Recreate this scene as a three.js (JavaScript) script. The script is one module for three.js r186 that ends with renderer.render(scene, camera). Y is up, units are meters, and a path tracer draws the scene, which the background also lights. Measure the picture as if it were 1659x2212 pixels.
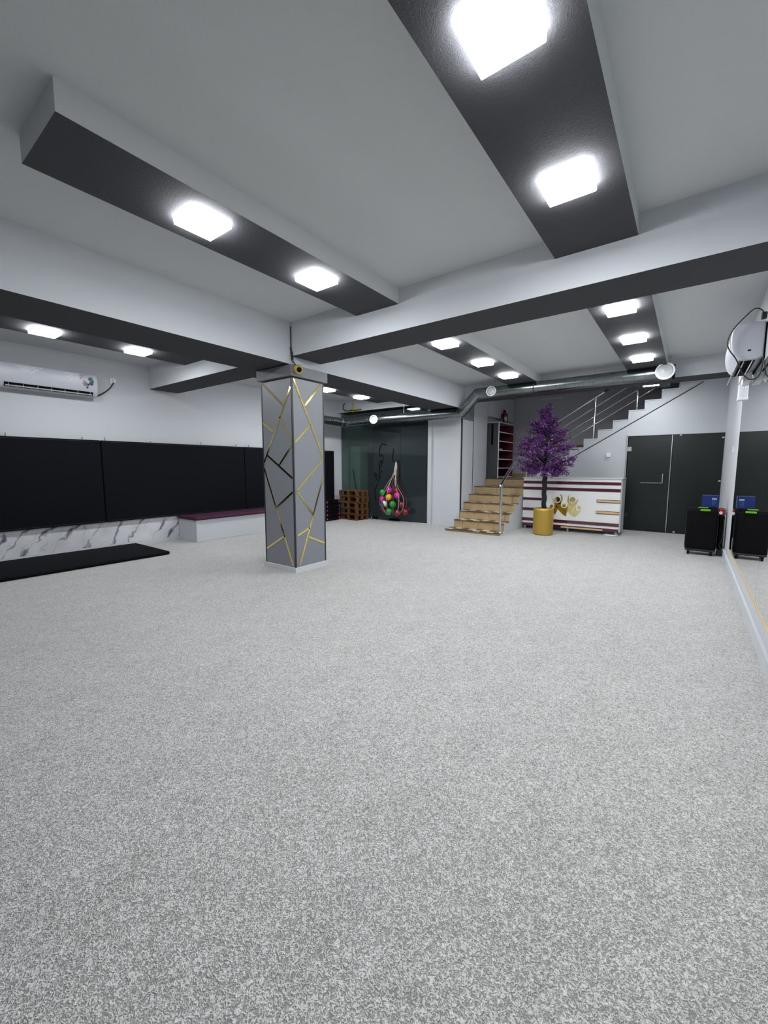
import * as THREE from 'three';
import { RoundedBoxGeometry } from 'three/addons/geometries/RoundedBoxGeometry.js';
import { mergeGeometries } from 'three/addons/utils/BufferGeometryUtils.js';
import { RectAreaLightUniformsLib } from 'three/addons/lights/RectAreaLightUniformsLib.js';

// ------------------------------------------------------------------ camera, light level, exposure
RectAreaLightUniformsLib.init();
const scene = new THREE.Scene();
scene.background = new THREE.Color(0x000000);
const camera = new THREE.PerspectiveCamera(2 * Math.atan(1106 / 885) * 180 / Math.PI, 1659 / 2212, 0.05, 60);
camera.position.set(0, 1.3, 0);
camera.rotation.order = 'YXZ';
camera.rotation.set(-6.2 * Math.PI / 180, 36.6 * Math.PI / 180, 0);
const renderer = new THREE.WebGLRenderer({ antialias: true });
renderer.toneMapping = THREE.LinearToneMapping;
renderer.toneMappingExposure = 1.0;
renderer.shadowMap.enabled = true;
const LAMP_LEVEL = 56;        // radiance of one square ceiling light
const LAMP_GLOW = 52;         // what the eye sees of its diffuser
const LAMP_COLOR = new THREE.Color().setRGB(0.955, 0.985, 1.0);

// ------------------------------------------------------------------ helpers
let seed = 20417;
const rnd = () => { seed = (seed * 1664525 + 1013904223) >>> 0; return seed / 4294967296; };
const rr = (a, b) => a + (b - a) * rnd();
const used = new Map();
function numbered(name) {
  const n = used.get(name) || 0; used.set(name, n + 1);
  return n ? `${name}_${String(n).padStart(3, '0')}` : name;
}
const lin = (r, g, b) => new THREE.Color().setRGB(r, g, b);
function mat(color, roughness = 0.6, metalness = 0, more = {}) {
  return new THREE.MeshPhysicalMaterial({ color, roughness, metalness, ...more });
}
function metreUV(g) {              // uv in metres, by the way each face points
  const p = g.attributes.position, n = g.attributes.normal, uv = new Float32Array(p.count * 2);
  for (let i = 0; i < p.count; i++) {
    const ax = Math.abs(n.getX(i)), ay = Math.abs(n.getY(i)), az = Math.abs(n.getZ(i));
    const x = p.getX(i), y = p.getY(i), z = p.getZ(i);
    if (ay >= ax && ay >= az) { uv[2 * i] = x; uv[2 * i + 1] = z; } else if (ax >= az) { uv[2 * i] = z; uv[2 * i + 1] = y; } else { uv[2 * i] = x; uv[2 * i + 1] = y; }
  }
  g.setAttribute('uv', new THREE.BufferAttribute(uv, 2));
  return g;
}
function bx(x0, x1, y0, y1, z0, z1) {
  const g = new THREE.BoxGeometry(Math.abs(x1 - x0), Math.abs(y1 - y0), Math.abs(z1 - z0));
  g.translate((x0 + x1) / 2, (y0 + y1) / 2, (z0 + z1) / 2);
  return metreUV(g);
}
function rbx(x0, x1, y0, y1, z0, z1, r = 0.01, s = 3) {
  const g = new RoundedBoxGeometry(Math.abs(x1 - x0), Math.abs(y1 - y0), Math.abs(z1 - z0), s, r);
  g.translate((x0 + x1) / 2, (y0 + y1) / 2, (z0 + z1) / 2);
  return g;
}
const V = (x, y, z) => new THREE.Vector3(x, y, z);
function rod(a, b, r, seg = 12, r2 = r) {
  const A = V(...a), B = V(...b), d = B.clone().sub(A), L = d.length();
  const g = new THREE.CylinderGeometry(r2, r, L, seg);
  g.translate(0, L / 2, 0);
  g.applyQuaternion(new THREE.Quaternion().setFromUnitVectors(V(0, 1, 0), d.normalize()));
  g.translate(A.x, A.y, A.z);
  return g;
}
const tube = (pts, r, n = 40, seg = 8) => new THREE.TubeGeometry(new THREE.CatmullRomCurve3(pts.map(p => V(...p))), n, r, seg);
function flat(g) { return g.index ? g.toNonIndexed() : g; }
function join(list) { return mergeGeometries(list.map(flat).map(g => { for (const k of Object.keys(g.attributes)) if (!['position', 'normal', 'uv'].includes(k)) g.deleteAttribute(k); return g; })); }
function part(name, geometry, material, parent, label) {
  const m = new THREE.Mesh(geometry, material); m.name = name; parent.add(m);
  if (label) m.userData.label = label;
  return m;
}
function thing(name, label, category, at = [0, 0, 0], turn = 0, group) {
  const o = new THREE.Group(); o.name = numbered(name); scene.add(o);
  o.position.set(...at); o.rotation.y = turn;
  o.userData = { label, category }; if (group) o.userData.group = group;
  return o;
}
function single(name, geometry, material, label, category, group) {
  const m = part(numbered(name), geometry, material, scene);
  m.userData = { label, category }; if (group) m.userData.group = group;
  return m;
}
function struct(name, geometry, material, label, category) {
  const m = part(numbered(name), geometry, material, scene);
  m.userData = { kind: 'structure', label, category };
  return m;
}
function structGroup(name, label, category) {
  const g = new THREE.Group(); g.name = numbered(name); scene.add(g);
  g.userData = { kind: 'structure', label, category };
  return g;
}

// ------------------------------------------------------------------ computed textures
function hash(ix, iy, s) { let h = Math.imul(ix, 374761393) + Math.imul(iy, 668265263) + Math.imul(s, 1442695041); h = Math.imul(h ^ (h >>> 13), 1274126177); return ((h ^ (h >>> 16)) >>> 0) / 4294967296; }
function lattice(n, s) { const a = new Float32Array(n * n); for (let y = 0; y < n; y++) for (let x = 0; x < n; x++) a[y * n + x] = hash(x, y, s); return { n, a }; }
function sample(L, u, v) {        // tiling value noise, u and v in cells
  const n = L.n, x0 = Math.floor(u), y0 = Math.floor(v); let fx = u - x0, fy = v - y0; fx = fx * fx * (3 - 2 * fx); fy = fy * fy * (3 - 2 * fy);
  const xa = ((x0 % n) + n) % n, xb = (xa + 1) % n, ya = ((y0 % n) + n) % n, yb = (ya + 1) % n, a = L.a;
  return (a[ya * n + xa] * (1 - fx) + a[ya * n + xb] * fx) * (1 - fy) + (a[yb * n + xa] * (1 - fx) + a[yb * n + xb] * fx) * fy;
}
function texture(size, fn, srgb, repeat = 1) {
  const d = new Uint8Array(size * size * 4);
  for (let y = 0; y < size; y++) for (let x = 0; x < size; x++) { const c = fn(x / size, y / size), i = (y * size + x) * 4; d[i] = c[0]; d[i + 1] = c[1]; d[i + 2] = c[2]; d[i + 3] = 255; }
  const t = new THREE.DataTexture(d, size, size, THREE.RGBAFormat);
  t.wrapS = t.wrapT = THREE.RepeatWrapping; t.magFilter = THREE.LinearFilter; t.minFilter = THREE.LinearMipmapLinearFilter; t.generateMipmaps = true;
  if (srgb) t.colorSpace = THREE.SRGBColorSpace;
  t.repeat.set(repeat, repeat); t.needsUpdate = true;
  return t;
}
const cl = v => Math.max(0, Math.min(255, v));
// carpet: flecks of twisted yarn, about half a centimetre, over 1.1 m
const CN = { a: lattice(512, 1), b: lattice(256, 2), c: lattice(128, 3), d: lattice(8, 4), e: lattice(32, 5) };
function carpetValue(u, v) {
  const w = sample(CN.c, u * 128, v * 128) - 0.5, q = sample(CN.c, v * 128 + 40, u * 128) - 0.5;
  const a = sample(CN.a, u * 512 + w * 2, v * 512 + q * 2) - 0.5, b = sample(CN.b, u * 256 + q * 3, v * 256 + w * 3) - 0.5, c = sample(CN.c, u * 128 + 7, v * 128) - 0.5;
  let t = 0.95 * a + 0.95 * b + 0.18 * c;
  t = Math.tanh(t * 2.6);
  return t;
}
const carpetMap = texture(2048, (u, v) => {
  const t = carpetValue(u, v), g = (sample(CN.d, u * 8, v * 8) - 0.5) * 7 + (sample(CN.e, u * 32, v * 32) - 0.5) * 9;
  const m = 175 + t * 44 + g;
  return [cl(m), cl(m - 1), cl(m - 3)];
}, true, 1 / 1.0);
const carpetBump = texture(1024, (u, v) => { const t = 128 + 110 * carpetValue(u, v); return [cl(t), cl(t), cl(t)]; }, false, 1 / 1.0);
const roll = [lattice(256, 11), lattice(64, 12), lattice(16, 13)];
const paintBump = texture(512, (u, v) => { const t = 255 * (0.55 * sample(roll[0], u * 256, v * 256) + 0.3 * sample(roll[1], u * 64, v * 64) + 0.15 * sample(roll[2], u * 16, v * 16)); return [t, t, t]; }, false, 1 / 0.6);
const grainN = [lattice(64, 21), lattice(16, 22)];
const woodMap = texture(256, (u, v) => { const t = sample(grainN[0], u * 6, v * 64) * 0.7 + sample(grainN[1], u * 3, v * 16) * 0.3; const k = 0.62 + 0.55 * t; return [cl(140 * k), cl(96 * k), cl(56 * k)]; }, true, 1);
const veinN = [lattice(8, 31), lattice(16, 32), lattice(32, 33), lattice(64, 34)];
const marbleMap = texture(1024, (u, v) => {
  const wx = sample(veinN[1], u * 16, v * 16) - 0.5, wy = sample(veinN[2], u * 32, v * 32) - 0.5, wz = sample(veinN[3], u * 64, v * 64) - 0.5;
  const wa = sample(veinN[0], u * 8 + 2, v * 8) - 0.5, s = u * 8 + v * 6 + wa * 1.3 + wx * 0.30 + wy * 0.22 + wz * 0.14;
  const f = Math.abs(s - Math.floor(s) - 0.5) * 2;            // ridges running slantwise
  const gate = sample(veinN[1], u * 16 + 3, v * 16);
  const s2 = u * 15 + v * 9 - wa * 2.0 + wx * 0.5 + wy * 0.3 + wz * 0.2, f2 = Math.abs(s2 - Math.floor(s2) - 0.5) * 2;
  const vein = Math.max(0, 1 - f / (0.06 + 0.5 * gate * gate)) * (0.05 + 1.1 * gate), fine = Math.max(0, 1 - f2 / 0.12) * 0.6 * Math.max(0, sample(veinN[1], u * 16 + 5, v * 16) - 0.3);
  const cloud = (sample(veinN[1], u * 16 + 9, v * 16 + 2) - 0.5) * 22;
  const k = Math.min(1, vein + fine), b = 208 + cloud;
  return [cl(b - k * 125), cl(b + 1 - k * 127), cl(b + 6 - k * 122)];
}, true, 1 / 2.4);
const speckN = [lattice(128, 41), lattice(32, 42)];
const tileMap = texture(256, (u, v) => { const t = 0.6 * sample(speckN[0], u * 128, v * 128) + 0.4 * sample(speckN[1], u * 32, v * 32), k = 0.88 + 0.2 * t; return [cl(178 * k), cl(153 * k), cl(114 * k)]; }, true, 1 / 0.5);
const zincMap = texture(256, (u, v) => { const t = 0.5 * sample(speckN[1], u * 32, v * 32) + 0.5 * sample(grainN[1], u * 16, v * 16), k = 0.82 + 0.3 * t; return [cl(138 * k), cl(145 * k), cl(147 * k)]; }, true, 1);

// ------------------------------------------------------------------ materials
const M = {
  white: mat(lin(0.55, 0.57, 0.605), 0.85, 0, { bumpMap: paintBump, bumpScale: 0.0008 }),
  ceiling: mat(lin(0.57, 0.585, 0.595), 0.9, 0, { bumpMap: paintBump, bumpScale: 0.0008 }),
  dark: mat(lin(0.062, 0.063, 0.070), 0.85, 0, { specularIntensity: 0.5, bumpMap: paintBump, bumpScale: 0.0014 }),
  wellGrey: mat(lin(0.50, 0.50, 0.55), 0.85, 0, { bumpMap: paintBump, bumpScale: 0.0008 }),
  carpet: mat(lin(1, 1, 1), 0.95, 0, { map: carpetMap, bumpMap: carpetBump, bumpScale: 0.003, sheen: 1, sheenRoughness: 0.55, sheenColor: lin(1, 1, 1) }),
  marble: mat(lin(1, 1, 1), 0.22, 0, { map: marbleMap }),
  column: mat(lin(0.205, 0.215, 0.245), 0.42, 0),
  capGrey: mat(lin(0.19, 0.195, 0.215), 0.6, 0),
  edge: mat(lin(0.022, 0.022, 0.026), 0.45, 0),
  gold: mat(lin(0.86, 0.70, 0.28), 0.10, 1),
  padBlack: mat(lin(0.0048, 0.0056, 0.0085), 0.75, 0, { specularIntensity: 0.18 }),
  chrome: mat(lin(0.80, 0.81, 0.83), 0.16, 1),
  steel: mat(lin(0.62, 0.63, 0.65), 0.24, 1),
  zinc: mat(lin(1, 1, 1), 0.27, 1, { map: zincMap }),
  plastic: mat(lin(0.80, 0.81, 0.85), 0.35, 0),
  acBody: mat(lin(0.50, 0.51, 0.57), 0.38, 0),
  plasticGrey: mat(lin(0.52, 0.53, 0.55), 0.4, 0),
  black: mat(lin(0.003, 0.003, 0.0034), 0.6, 0, { specularIntensity: 0.2 }),
  glassDoor: mat(lin(0.06, 0.105, 0.088), 0.30, 0, { transmission: 0.9, thickness: 0, ior: 1.5 }),
  glassTint: mat(lin(0.15, 0.205, 0.22), 0.05, 0, { transmission: 0.84, thickness: 0, ior: 1.42 }),
  glassClear: mat(lin(0.56, 0.64, 0.62), 0.04, 0, { transmission: 0.97, thickness: 0, ior: 1.42 }),
  mirror: mat(lin(0.86, 0.885, 0.87), 0.0, 1),
  purple: mat(lin(0.045, 0.004, 0.030), 0.8, 0),
  burgundy: mat(lin(0.075, 0.006, 0.022), 0.10, 0, { clearcoat: 1, clearcoatRoughness: 0.03 }),
  deskWhite: mat(lin(0.80, 0.80, 0.80), 0.3, 0),
  tan: mat(lin(0.62, 0.43, 0.24), 0.35, 0),
  tile: mat(lin(1, 1, 1), 0.35, 0, { map: tileMap }),
  tileBrown: mat(lin(0.075, 0.040, 0.027), 0.4, 0),
  tilePale: mat(lin(0.62, 0.55, 0.45), 0.35, 0),
  wood: mat(lin(1, 1, 1), 0.75, 0, { map: woodMap }),
  lime: mat(lin(0.15, 0.40, 0.012), 0.4, 0),
  blue: mat(lin(0.002, 0.014, 0.13), 0.35, 0),
  red: mat(lin(0.26, 0.010, 0.014), 0.5, 0),
  cord: mat(lin(0.006, 0.006, 0.007), 0.5, 0),
};
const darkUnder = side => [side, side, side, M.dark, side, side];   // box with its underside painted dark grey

// ------------------------------------------------------------------ the room
const XL = -7.45, XR = 0.48, CEIL = 2.98, ZB = -8.0, ZN = 3.2;      // left wall, right wall, ceiling, back beam face, wall behind the viewer
struct('floor', bx(XL - 0.1, XR + 0.1, -0.12, 0, ZN + 0.1, -9.86), M.carpet, 'pale grey speckled loop carpet across the hall', 'floor');
struct('ceiling', bx(XL - 0.1, XR + 0.1, CEIL, CEIL + 0.12, ZN + 0.1, -9.76), M.ceiling, 'white painted ceiling between the beams', 'ceiling');
struct('wall_left', bx(XL - 0.12, XL, 0, CEIL, ZN, -8.12), M.white, 'white wall behind the black wall mats', 'wall');
struct('wall_right', bx(XR, XR + 0.12, 0, 3.9, ZN, -11.3), M.white, 'white wall that carries the mirror', 'wall');
struct('wall_behind', bx(XL, XR, 0, CEIL, ZN, ZN + 0.12), M.white, 'plain white wall at the near end of the hall', 'wall');
struct('baseboard_left', bx(XL, XL + 0.016, 0, 0.06, ZN, -8.1), M.white, 'low white baseboard under the marble band', 'baseboard');
{
  const b = structGroup('baseboard_right', 'white baseboard under the mirror', 'baseboard');
  part('board', bx(XR - 0.018, XR, 0, 0.10, ZN, -9.8), M.white, b);
  part('cap_moulding', rbx(XR - 0.024, XR, 0.10, 0.116, ZN, -9.8, 0.005), M.white, b);
}
struct('trim_1', bx(XL, XL + 0.012, 0.06, 0.60, ZN, -7.9), M.marble, 'white marble dado with slanting grey veins under the wall mats', 'wall panel');

// beams with dark undersides
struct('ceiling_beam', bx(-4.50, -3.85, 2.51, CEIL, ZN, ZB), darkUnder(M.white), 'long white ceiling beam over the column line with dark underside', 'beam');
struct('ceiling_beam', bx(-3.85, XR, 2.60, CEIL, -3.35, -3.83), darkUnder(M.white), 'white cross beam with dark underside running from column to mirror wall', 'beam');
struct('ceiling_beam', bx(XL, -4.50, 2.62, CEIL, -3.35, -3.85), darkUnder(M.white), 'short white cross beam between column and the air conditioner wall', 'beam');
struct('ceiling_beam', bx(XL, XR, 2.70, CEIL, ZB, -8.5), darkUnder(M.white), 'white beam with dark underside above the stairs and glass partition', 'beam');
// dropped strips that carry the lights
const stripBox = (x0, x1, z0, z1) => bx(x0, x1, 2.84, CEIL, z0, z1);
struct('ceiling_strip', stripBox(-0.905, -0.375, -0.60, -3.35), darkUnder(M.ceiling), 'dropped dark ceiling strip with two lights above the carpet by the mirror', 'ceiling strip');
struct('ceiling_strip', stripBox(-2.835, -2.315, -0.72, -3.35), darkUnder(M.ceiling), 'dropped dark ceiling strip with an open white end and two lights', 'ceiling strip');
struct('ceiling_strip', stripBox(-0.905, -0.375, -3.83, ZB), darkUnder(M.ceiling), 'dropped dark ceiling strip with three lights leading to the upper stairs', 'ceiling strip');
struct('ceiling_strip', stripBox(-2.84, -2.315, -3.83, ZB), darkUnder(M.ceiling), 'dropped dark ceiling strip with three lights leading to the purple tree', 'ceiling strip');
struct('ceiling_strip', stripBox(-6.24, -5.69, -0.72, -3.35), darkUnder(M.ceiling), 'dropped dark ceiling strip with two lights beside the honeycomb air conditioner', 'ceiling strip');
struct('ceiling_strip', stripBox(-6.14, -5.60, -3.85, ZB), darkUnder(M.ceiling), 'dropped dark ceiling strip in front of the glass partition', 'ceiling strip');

// wall with the stepped top under the upper flight, opening for the glass door
const ZW = -9.85;
const steps = [];                                                   // upper flight: left x and tread height
for (let k = 4; k >= -7; k--) steps.push([-1.885 - 0.272 * k, 1.909 - 0.18 * k]);
const NS = steps.length;
{
  const s = new THREE.Shape(); s.moveTo(-3.2, 0); s.lineTo(XR, 0); s.lineTo(XR, steps[NS - 1][1]);
  for (let k = NS - 1; k >= 0; k--) { s.lineTo(steps[k][0], steps[k][1]); if (k > 0) s.lineTo(steps[k][0], steps[k - 1][1]); }
  s.lineTo(steps[0][0], 1.04); s.lineTo(-3.2, 1.04); s.closePath();
  const h = new THREE.Path(); h.moveTo(-1.06, 0.0005); h.lineTo(-1.06, 1.95); h.lineTo(0.478, 1.95); h.lineTo(0.478, 0.0005); h.closePath(); s.holes.push(h);
  const g = new THREE.ExtrudeGeometry(s, { depth: 0.1, bevelEnabled: false }); g.translate(0, 0, ZW - 0.1);
  const w = struct('wall_back', g, M.white, 'white stepped wall below the upper stair flight around the glass door', 'wall');
  for (let k = 0; k < NS; k++) {
    const [x, y] = steps[k], x1 = k < NS - 1 ? steps[k + 1][0] : XR;
    part('step_nosing', rbx(x - 0.012, x1, y - 0.012, y + 0.012, ZW + 0.012, ZW - 0.1, 0.003, 2), M.white, w);
    part('step_nosing', bx(x - 0.012, x, y - 0.18, y - 0.012, ZW + 0.010, ZW - 0.1), M.white, w);
  }
}
struct('trim_2', rod([-2.62, 1.205, ZW + 0.004], [0.10, 2.89, ZW + 0.004], 0.009, 6), M.edge, 'thin dark line of trim rising under the stepped wall', 'trim');
struct('trim_3', bx(-1.085, XR - 0.004, 1.94, 1.965, ZW + 0.012, ZW - 0.05), M.white, 'white lintel trim on top of the dark glass door', 'trim');
struct('trim_4', bx(-1.085, -1.06, 0, 1.965, ZW + 0.02, ZW - 0.06), M.steel, 'steel jamb of the glass door beside the desk', 'trim');
// dark room under the stairs, behind the door
struct('wall_understair', join([bx(-1.2, XR, 0, 1.98, -11.0, -11.1), bx(-1.2, -1.1, 0, 1.98, -9.95, -11.0), bx(-1.2, XR, 1.98, 2.04, -9.95, -11.1), bx(-1.2, XR, -0.1, 0, -9.86, -11.1)]), M.white, 'unlit room seen through the dark glass door', 'wall');
// stairwell shell
struct('wall_stairwell', bx(-5.2, XR, 0, 3.9, -11.2, -11.32), M.wellGrey, 'grey wall at the back of the stairwell', 'wall');
struct('ceiling_stairwell', bx(-5.2, XR, 3.9, 4.0, -9.76, -11.32), M.wellGrey, 'ceiling over the stairwell', 'ceiling');
struct('wall_stairwell_left', join([bx(-4.07, -3.97, 0, 3.9, -8.73, -9.5), bx(-4.15, -4.05, 0, 3.9, -9.5, -11.2)]), M.white, 'pale wall along the lower stairs beside the bookshelf', 'wall');
struct('wall_stairwell_front', bx(-5.2, XR, CEIL, 3.9, -9.765, -9.845), M.wellGrey, 'wall above the ceiling edge at the stair opening', 'wall');
struct('trim_5', bx(-4.045, -3.93, 2.52, 3.1, -9.52, -11.19), M.white, 'white ledge box high on the stairwell wall above the bookshelf', 'trim');
// white pier between glass and stairs
{
  const p = structGroup('wall_pier', 'white panelled pier between the glass partition and the stairs', 'wall');
  part('front_panel', bx(-4.70, -3.985, 0, 2.68, -8.15, -8.25), M.white, p);
  part('side_panel', bx(-4.07, -3.97, 0, 2.33, -8.165, -8.72), M.white, p);
  part('lintel', bx(-4.07, -3.965, 2.335, 2.68, -8.165, -8.73), M.capGrey, p);
  part('corner_edge', bx(-3.992, -3.966, 0, 2.68, -8.145, -8.172), M.edge, p);
  part('joint_edge', bx(-3.99, -3.966, 0.55, 2.68, -8.715, -8.735), M.edge, p);
}
struct('baseboard_pier', bx(-4.70, -4.0, 0, 0.05, -8.138, -8.15), M.white, 'low white baseboard at the foot of the pier', 'baseboard');

// glass partition on the left, door in the middle
const ZG = -8.13;
{
  const w1 = structGroup('window_1', 'dark glass partition pane behind the wooden pallets', 'window');
  part('pane', bx(-7.44, -6.385, 0.01, 2.66, ZG, ZG - 0.012), M.glassClear, w1);
  const d1 = structGroup('door_1', 'dark glass door with a black line drawing of a figure', 'door');
  part('pane', bx(-6.375, -5.565, 0.02, 2.38, ZG, ZG - 0.012), M.glassTint, d1);
  part('overpanel', bx(-6.375, -5.565, 2.39, 2.66, ZG, ZG - 0.012), M.glassTint, d1);
  part('patch_fitting', bx(-6.44, -6.23, 2.32, 2.42, ZG + 0.012, ZG - 0.024), M.steel, d1);
  part('patch_fitting', bx(-6.44, -6.23, 0.012, 0.07, ZG + 0.012, ZG - 0.024), M.black, d1);
  part('patch_fitting', bx(-5.88, -5.575, 0.004, 0.065, ZG + 0.014, ZG - 0.024), M.black, d1);
  part('top_rail', bx(-6.20, -5.57, 2.405, 2.46, ZG + 0.02, ZG - 0.03), M.black, d1);
  part('lock', new THREE.SphereGeometry(0.022, 12, 8).translate(-6.41, 0.045, ZG + 0.02), M.chrome, d1);
  const w2 = structGroup('window_2', 'dark glass partition pane beside the white pier', 'window');
  part('pane', bx(-5.555, -4.79, 0.01, 2.66, ZG, ZG - 0.012), M.glassTint, w2);
  part('jamb', bx(-4.79, -4.70, 0, 2.66, ZG + 0.02, ZG - 0.06), M.white, w2);
  part('sill_strip', bx(-5.555, -4.79, 0, 0.012, ZG + 0.03, ZG - 0.03), M.white, w2);
  const lines = [
    [[-5.948, 1.823], [-6.017, 1.862], [-6.093, 1.864], [-6.147, 1.811], [-6.163, 1.738], [-6.183, 1.665], [-6.163, 1.591], [-6.132, 1.578], [-6.094, 1.602], [-6.063, 1.565], [-6.055, 1.491], [-6.078, 1.461], [-6.125, 1.467], [-6.171, 1.437], [-6.179, 1.369], [-6.179, 1.283], [-6.172, 1.196], [-6.156, 1.134], [-6.172, 1.022], [-6.196, 0.959], [-6.235, 0.996], [-6.322, 1.12], [-6.318, 1.165]],
    [[-6.318, 1.165], [-6.25, 1.11], [-6.18, 1.053]],
    [[-6.086, 1.461], [-6.075, 1.43], [-6.063, 1.393]], [[-6.109, 1.455], [-6.109, 1.394], [-6.164, 1.295], [-6.172, 1.221]],
    [[-5.764, 1.752], [-5.746, 1.697], [-5.773, 1.62], [-5.772, 1.476], [-5.731, 1.428]],
    [[-6.227, 0.903], [-6.283, 0.82], [-6.318, 0.718], [-6.318, 0.591], [-6.303, 0.497]], [[-6.125, 1.221], [-6.1, 1.20], [-6.078, 1.184]],
  ];
  const dg = lines.map(l => { const g = tube(l.map(([x, y]) => [x, y, 0]), 0.013, 60, 6); g.scale(1, 1, 0.15); g.translate(0, 0, ZG + 0.003); return g; });
  part('line_drawing', join(dg), M.black, d1, 'black vinyl outline of a figure');
}
// room behind the partition
struct('wall_backroom', join([bx(XL - 0.1, XL, 0, 2.98, -8.125, -10.6), bx(-4.25, -4.15, 0, 2.98, -8.5, -10.6), bx(XL, -4.15, 0, 2.98, -10.6, -10.7), bx(XL, -4.15, 2.9, 2.98, -8.5, -10.6)]), M.white, 'unlit room seen through the glass partition', 'wall');
struct('floor_backroom', bx(XL, -4.15, -0.1, 0, -9.87, -10.7), M.white, 'floor of the unlit room behind the partition', 'floor');

single('upright_panel', rbx(-7.40, -7.05, 0.001, 1.86, -8.42, -8.75, 0.01), mat(lin(0.70, 0.78, 0.72), 0.6), 'pale green upright panel seen through the dark glass above the pallets', 'panel');
single('wooden_lath', rod([-6.98, 0.03, -8.36], [-7.24, 1.25, -8.36], 0.02, 4), M.wood, 'wooden lath leaning in the room behind the glass partition', 'lath');
// glass door under the stairs
{
  const d = structGroup('door_2', 'dark green glass door with steel handle under the stairs', 'door');
  part('pane', bx(-1.045, -0.31, 0.02, 1.93, -9.84, -9.852), M.glassDoor, d);
  part('hinge', rbx(-1.06, -0.985, 1.63, 1.72, -9.825, -9.865, 0.004), M.steel, d);
  part('hinge', rbx(-1.06, -0.985, 0.27, 0.36, -9.825, -9.865, 0.004), M.edge, d);
  const hd = part('handle', tube([[-0.425, 1.165, -9.84], [-0.425, 1.165, -9.79], [-0.425, 1.15, -9.785], [-0.425, 1.08, -9.785], [-0.425, 1.01, -9.785], [-0.425, 0.995, -9.79], [-0.425, 0.995, -9.84]], 0.011, 60), M.chrome, d);
  part('towel_bar', join([rod([-0.79, 0.99, -9.795], [-0.43, 0.99, -9.795], 0.008), rod([-0.785, 0.99, -9.84], [-0.785, 0.99, -9.79], 0.009)]), mat(lin(0.30, 0.31, 0.31), 0.5, 0.4), d);
  part('edge_strip', bx(-0.318, -0.305, 0.02, 1.935, -9.836, -9.856), M.steel, d);
  const w = structGroup('window_3', 'dark green fixed glass panel behind the black suitcase', 'window');
  part('pane', bx(-0.295, 0.472, 0.02, 1.935, -9.84, -9.852), M.glassDoor, w);
  for (const [x, y] of [[-0.18, 1.92], [-0.18, 0.035], [0.455, 1.85], [0.455, 1.05]]) part('clamp', rbx(x - 0.02, x + 0.02, y - 0.015, y + 0.015, -9.83, -9.862, 0.003), M.chrome, w);
  struct('trim_6', bx(-1.06, XR - 0.02, 0, 0.012, -9.80, -9.87), M.steel, 'steel threshold strip at the foot of the glass door', 'trim');
}

// mirror panels on the right wall
const mirrorLabels = ['tall wall mirror panel reflecting the black suitcase', 'tall wall mirror panel next to the one by the suitcase', 'tall wall mirror panel at the near end of the mirror wall'];
[[-6.85, -4.20], [-4.196, -1.50], [-1.496, 1.2]].forEach(([z0, z1], i) => {
  const t = thing('wall_mirror', mirrorLabels[i], 'mirror', [XR, 0.25, (z0 + z1) / 2], 0, 'mirror wall');
  const L = (z1 - z0) / 2;
  part('mirror_glass', bx(-0.008, -0.0035, 0, 2.0, -L, L), M.mirror, t);
  part('backing', bx(-0.0035, -0.0002, 0, 2.0, -L + 0.002, L - 0.002), M.plasticGrey, t);
  part('bottom_channel', bx(-0.013, -0.0002, -0.012, -0.0005, -L, L), M.tan, t);
});

// ------------------------------------------------------------------ ceiling lights
function ceilingLight(x, z, label, group, level = 1) {
  const t = thing('ceiling_light', label, 'ceiling light', [x, 2.84, z], 0, group);
  part('housing', bx(-0.112, 0.112, -0.004, 0, -0.112, 0.112), M.plastic, t);
  const glow = new THREE.MeshStandardMaterial({ color: 0xffffff, emissive: LAMP_COLOR, emissiveIntensity: LAMP_GLOW * level, roughness: 0.5 });
  part('diffuser', rbx(-0.123, 0.123, -0.038, -0.0045, -0.123, 0.123, 0.006), glow, t);
  const l = new THREE.RectAreaLight(LAMP_COLOR, LAMP_LEVEL * level, 0.24, 0.24);
  l.name = 'lamp_light'; l.position.set(0, -0.0395, 0); l.rotation.x = -Math.PI / 2; t.add(l);
  return t;
}
const LG = 'square lights on the dropped ceiling strips';
[[-0.63, -2.51, 'bright square ceiling light by the cross beam on the strip nearest the mirror'],
 [-0.63, -1.53, 'large bright square ceiling light, farther from the cross beam, on the mirror side strip'],
 [-2.55, -2.51, 'bright square ceiling light by the cross beam on the strip with the open white end'],
 [-2.55, -1.53, 'bright square ceiling light halfway along the strip with the open white end'],
 [-5.96, -2.57, 'bright square ceiling light beyond the long beam, by the short cross beam'],
 [-5.96, -1.59, 'bright square ceiling light beyond the long beam, above the honeycomb air conditioner'],
 [-0.64, -4.70, 'bright square ceiling light first behind the cross beam on the strip to the upper stairs'],
 [-0.64, -5.86, 'bright square ceiling light, middle of three on the strip to the upper stairs'],
 [-0.64, -6.95, 'bright square ceiling light beside the duct on the strip to the upper stairs'],
 [-2.54, -4.70, 'bright square ceiling light first behind the cross beam on the strip to the purple tree'],
 [-2.54, -5.84, 'bright square ceiling light, middle of three on the strip to the purple tree'],
 [-2.54, -6.90, 'bright square ceiling light beside the duct on the strip to the purple tree'],
 [-5.87, -4.92, 'bright square ceiling light behind the column, farthest from the glass partition'],
 [-5.87, -6.00, 'bright square ceiling light just past the column, middle of its strip'],
 [-5.87, -7.07, 'bright square ceiling light beside the duct in front of the glass partition']].forEach(a => ceilingLight(a[0], a[1], a[2], LG));
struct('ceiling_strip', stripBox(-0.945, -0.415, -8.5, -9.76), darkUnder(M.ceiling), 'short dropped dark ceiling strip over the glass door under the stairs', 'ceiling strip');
ceilingLight(-0.68, -9.13, 'bright ceiling light behind the back beam, above the glass door', LG, 0.70);

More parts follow.
